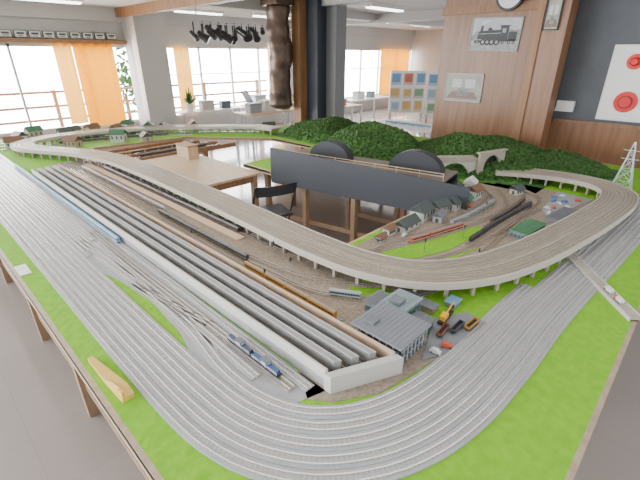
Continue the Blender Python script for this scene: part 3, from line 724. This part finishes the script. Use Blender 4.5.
for y in(5.33,5.59):
    track([Vector((2.02,y,0)),Vector((2.7,y,0)),Vector((3.35,y,0))],z=.72,bed=brn,sl=slpd,label='brown track laid on the wooden frame trestle',group='trestle tracks')
for i in range(5):
    car('darkc',(2.2+i*.2,5.33,.728),0,'','');car('brownt',(2.2+i*.2,5.59,.728),0,'','')
t=thing('plywood_box','small plywood riser box on the work table','box',(2.5,4.75,.725))
M().box(0,.14,0,.3,0,.16).obj('box_body',wood,t);M().box(-.01,.15,-.01,.31,.16,.175).obj('box_lid',wooddk,t)
# folding chair
t=thing('folding_chair','slim black folding chair with padded seat and backrest','chair',(2.47,3.10,0),-PI/4+.45)
blk=mat('black_vinyl',(.015,.015,.018),.4)
m=M();vs=[]
for i in range(9):
    x=-.205+.41*i/8;y=-.23+.04*(abs(i-4)/4)**2
    vs+=[(x,y,.70),(x,y+.018,.70),(x,y+.018,.80),(x,y,.80)]
m.add(vs,[(4*i+j,4*i+(j+1)%4,4*i+4+(j+1)%4,4*i+4+j) for i in range(8) for j in range(4)]+[(0,1,2,3),(35,34,33,32)]);m.obj('backrest',blk,t)
m=M();m.box(-.19,.19,-.14,.20,.435,.46);m.obj('seat',blk,t)
for s in(-1,1):
    m=M();m.cyl((s*.215,-.20,.8),(s*.215,.2,.0),.010);m.obj('leg',dark,t)
    m=M();m.cyl((s*.19,.17,.45),(s*.19,-.24,0),.010);m.obj('leg',dark,t)
m=M();m.cyl((-.21,.12,.16),(.21,.12,.16),.009);m.obj('crossbar',dark,t)
# ---------------------------------------------------------------- back of the room
def desk(x,y,w_,d,rot=0,k=white,lab='white office table near the windows'):
    t=thing('desk',lab,'table',(x,y,0),rot)
    M().box(-w_/2,w_/2,-d/2,d/2,.70,.73).obj('tabletop',k,t)
    for a in(-1,1):
        for b in(-1,1):M().box(a*(w_/2-.04)-.02,a*(w_/2-.04)+.02,b*(d/2-.04)-.02,b*(d/2-.04)+.02,0,.70).obj('leg',steel,t)
desk(5.6,9.2,1.8,.6);desk(7.6,9.2,1.8,.6);desk(10.5,8.2,2,.7);desk(6.9,4.3,.8,1.4,lab='white table with a small extra layout')
desk(8.2,7.4,1.6,.7,k=wood,lab='light wood table in the middle of the room')
desk(6.4,7.9,1.6,.7,k=wood,lab='light wood table behind the layout')
CT=[0]
def crate(x,y,z,w_,d,h,c,lab,name='storage_box'):
    t=thing(name,lab,'box',(x,y,z),random.uniform(-.3,.3));CT[0]+=1
    M().box(-w_/2,w_/2,-d/2,d/2,0,h*.8).obj('box_body',mat('cr%d'%CT[0],c,.6),t)
    M().box(-w_/2-.008,w_/2+.008,-d/2-.008,d/2+.008,h*.8,h).obj('box_lid',mat('crl%d'%CT[0],tuple(x*.8 for x in c),.6),t)
for x,y,s,c,lb in((5.5,9.2,.3,(.55,.5,.45),'beige storage box on the desk'),(6.0,9.15,.24,(.1,.12,.15),'dark storage box on the desk'),(7.1,9.2,.35,(.6,.6,.62),'pale grey storage box on the desk'),(7.7,9.2,.28,(.15,.2,.35),'blue storage box on the desk'),(8.2,9.2,.25,(.5,.3,.15),'brown storage box on the desk'),(10.2,8.2,.3,(.6,.58,.5),'cream storage box on the table'),(10.8,8.2,.25,(.2,.25,.3),'slate storage box on the table'),(8.0,7.4,.3,(.5,.52,.55),'grey storage box on the wooden table'),(8.5,7.4,.22,(.6,.2,.1),'red storage box on the wooden table'),(5.95,7.9,.3,(.3,.33,.36),'slate grey storage box on the wooden table'),(6.4,7.95,.34,(.65,.65,.62),'white storage box on the wooden table'),(6.85,7.85,.24,(.12,.25,.15),'dark green storage box on the wooden table')):
    crate(x,y,.73,s,s*.8,s*.7,c,lb)
t=thing('potted_plant','small potted plant with green leaves on the desk','plant',(5.05,9.2,.73))
m=M();m.cyl((0,0,0),(0,0,.16),.07,.10,n=16);m.obj('pot',white,t)
m=M()
for i in range(40):
    a=random.uniform(0,2*PI);e=random.uniform(.3,1.4);L=random.uniform(.2,.45);d=Vector((math.cos(a)*math.cos(e),math.sin(a)*math.cos(e),math.sin(e)))
    s=Vector((-math.sin(a),math.cos(a),0))*.03;b=Vector((0,0,.15));m.add([b,b+d*L*.5+s,b+d*L,b+d*L*.5-s],[(0,1,2,3)])
m.obj('leaves',mat('leaf_green',(.04,.14,.03),.6),t)
t=thing('tilted_display_panel','dark blue tilted display panel on a stand','panel',(6.6,9.0,.73),.6)
m=M();m.box(-.22,.22,-.01,.01,.05,.40,rot=Matrix.Rotation(-.5,3,'X'));m.obj('panel_board',mat('panel_blue',(.05,.09,.2),.3),t)
m=M();m.box(-.1,.1,-.08,.08,0,.02);m.cyl((0,0,.02),(0,0,.2),.012);m.obj('stand',dark,t)
rr=random.Random(9)
def dboard(x,y,rot,hw,nc):
    t=thing('display_board','white display board covered with small railway posters','notice board',(x,y,0),rot)
    M().box(-hw,hw,-.02,.02,.6,1.6).obj('board_panel',white,t)
    for s in(-1,1):M().box(s*(hw-.05)-.02,s*(hw-.05)+.02,-.2,.2,0,.03).obj('foot',steel,t);M().box(s*(hw-.05)-.02,s*(hw-.05)+.02,-.02,.02,.03,.6).obj('post',steel,t)
    pw=2*hw/nc
    for i in range(nc):
        for j in range(3):
            c=[(.15,.3,.5),(.5,.15,.1),(.2,.35,.2),(.3,.45,.55),(.1,.12,.18),(.6,.4,.15)][rr.randrange(6)]
            xx=-hw+(i+.5)*pw+rr.uniform(-.02,.02);z=.63+j*.32;hh=rr.uniform(.22,.28);ww=pw*rr.uniform(.34,.44)
            m=M();m.box(xx-ww,xx+ww,-.026,-.02,z,z+hh,0);m.box(xx-ww*.8,xx+ww*.8,-.028,-.026,z+.06,z+hh-.02,1);m.obj('poster',[mat('paper%.2f%.2f'%(c[0],c[1]),tuple(.35+.5*a for a in c),.6),mat('pr%.2f%.2f'%(c[0],c[1]),c,.6)],t)
dboard(9.3,5.9,-PI/4,.45,3);dboard(9.6,5.0,-PI/4-.25,.45,3)
for i in range(5):
    car('blue',(6.9-.12,3.85+i*.2,.738),PI/2,'x','y')
t=thing('ceiling_spotlight_rail','ceiling rail crowded with dark stage spotlights near the windows','spotlight rail',(4.9,8.2,2.2))
m=M();m.cyl((-.1,0,.38),(1.6,0,.38),.02);m.cyl((0,0,.38),(0,0,.65),.012);m.cyl((1.4,0,.38),(1.4,0,.65),.012);m.cyl((-.1,-.2,.33),(1.6,-.2,.33),.015);m.cyl((0,-.2,.33),(0,0,.38),.012);m.cyl((1.4,-.2,.33),(1.4,0,.38),.012);m.obj('mounting_bar',steel,t)
for i in range(18):
    x=-.1+i*.095;yy=-.2 if i%2 else 0;m=M();a=rr.uniform(-1.2,1.2);d=Vector((math.sin(a)*.8,-.6,-.5)).normalized();r=rr.uniform(.05,.085)
    c0=Vector((x,yy,.15+rr.uniform(-.10,.12)));m.cyl(c0-d*.11,c0+d*.11,r*.75,r,n=14);m.cyl(c0,(x,yy,.36),.014,n=8);m.obj('spotlight',dark,t)
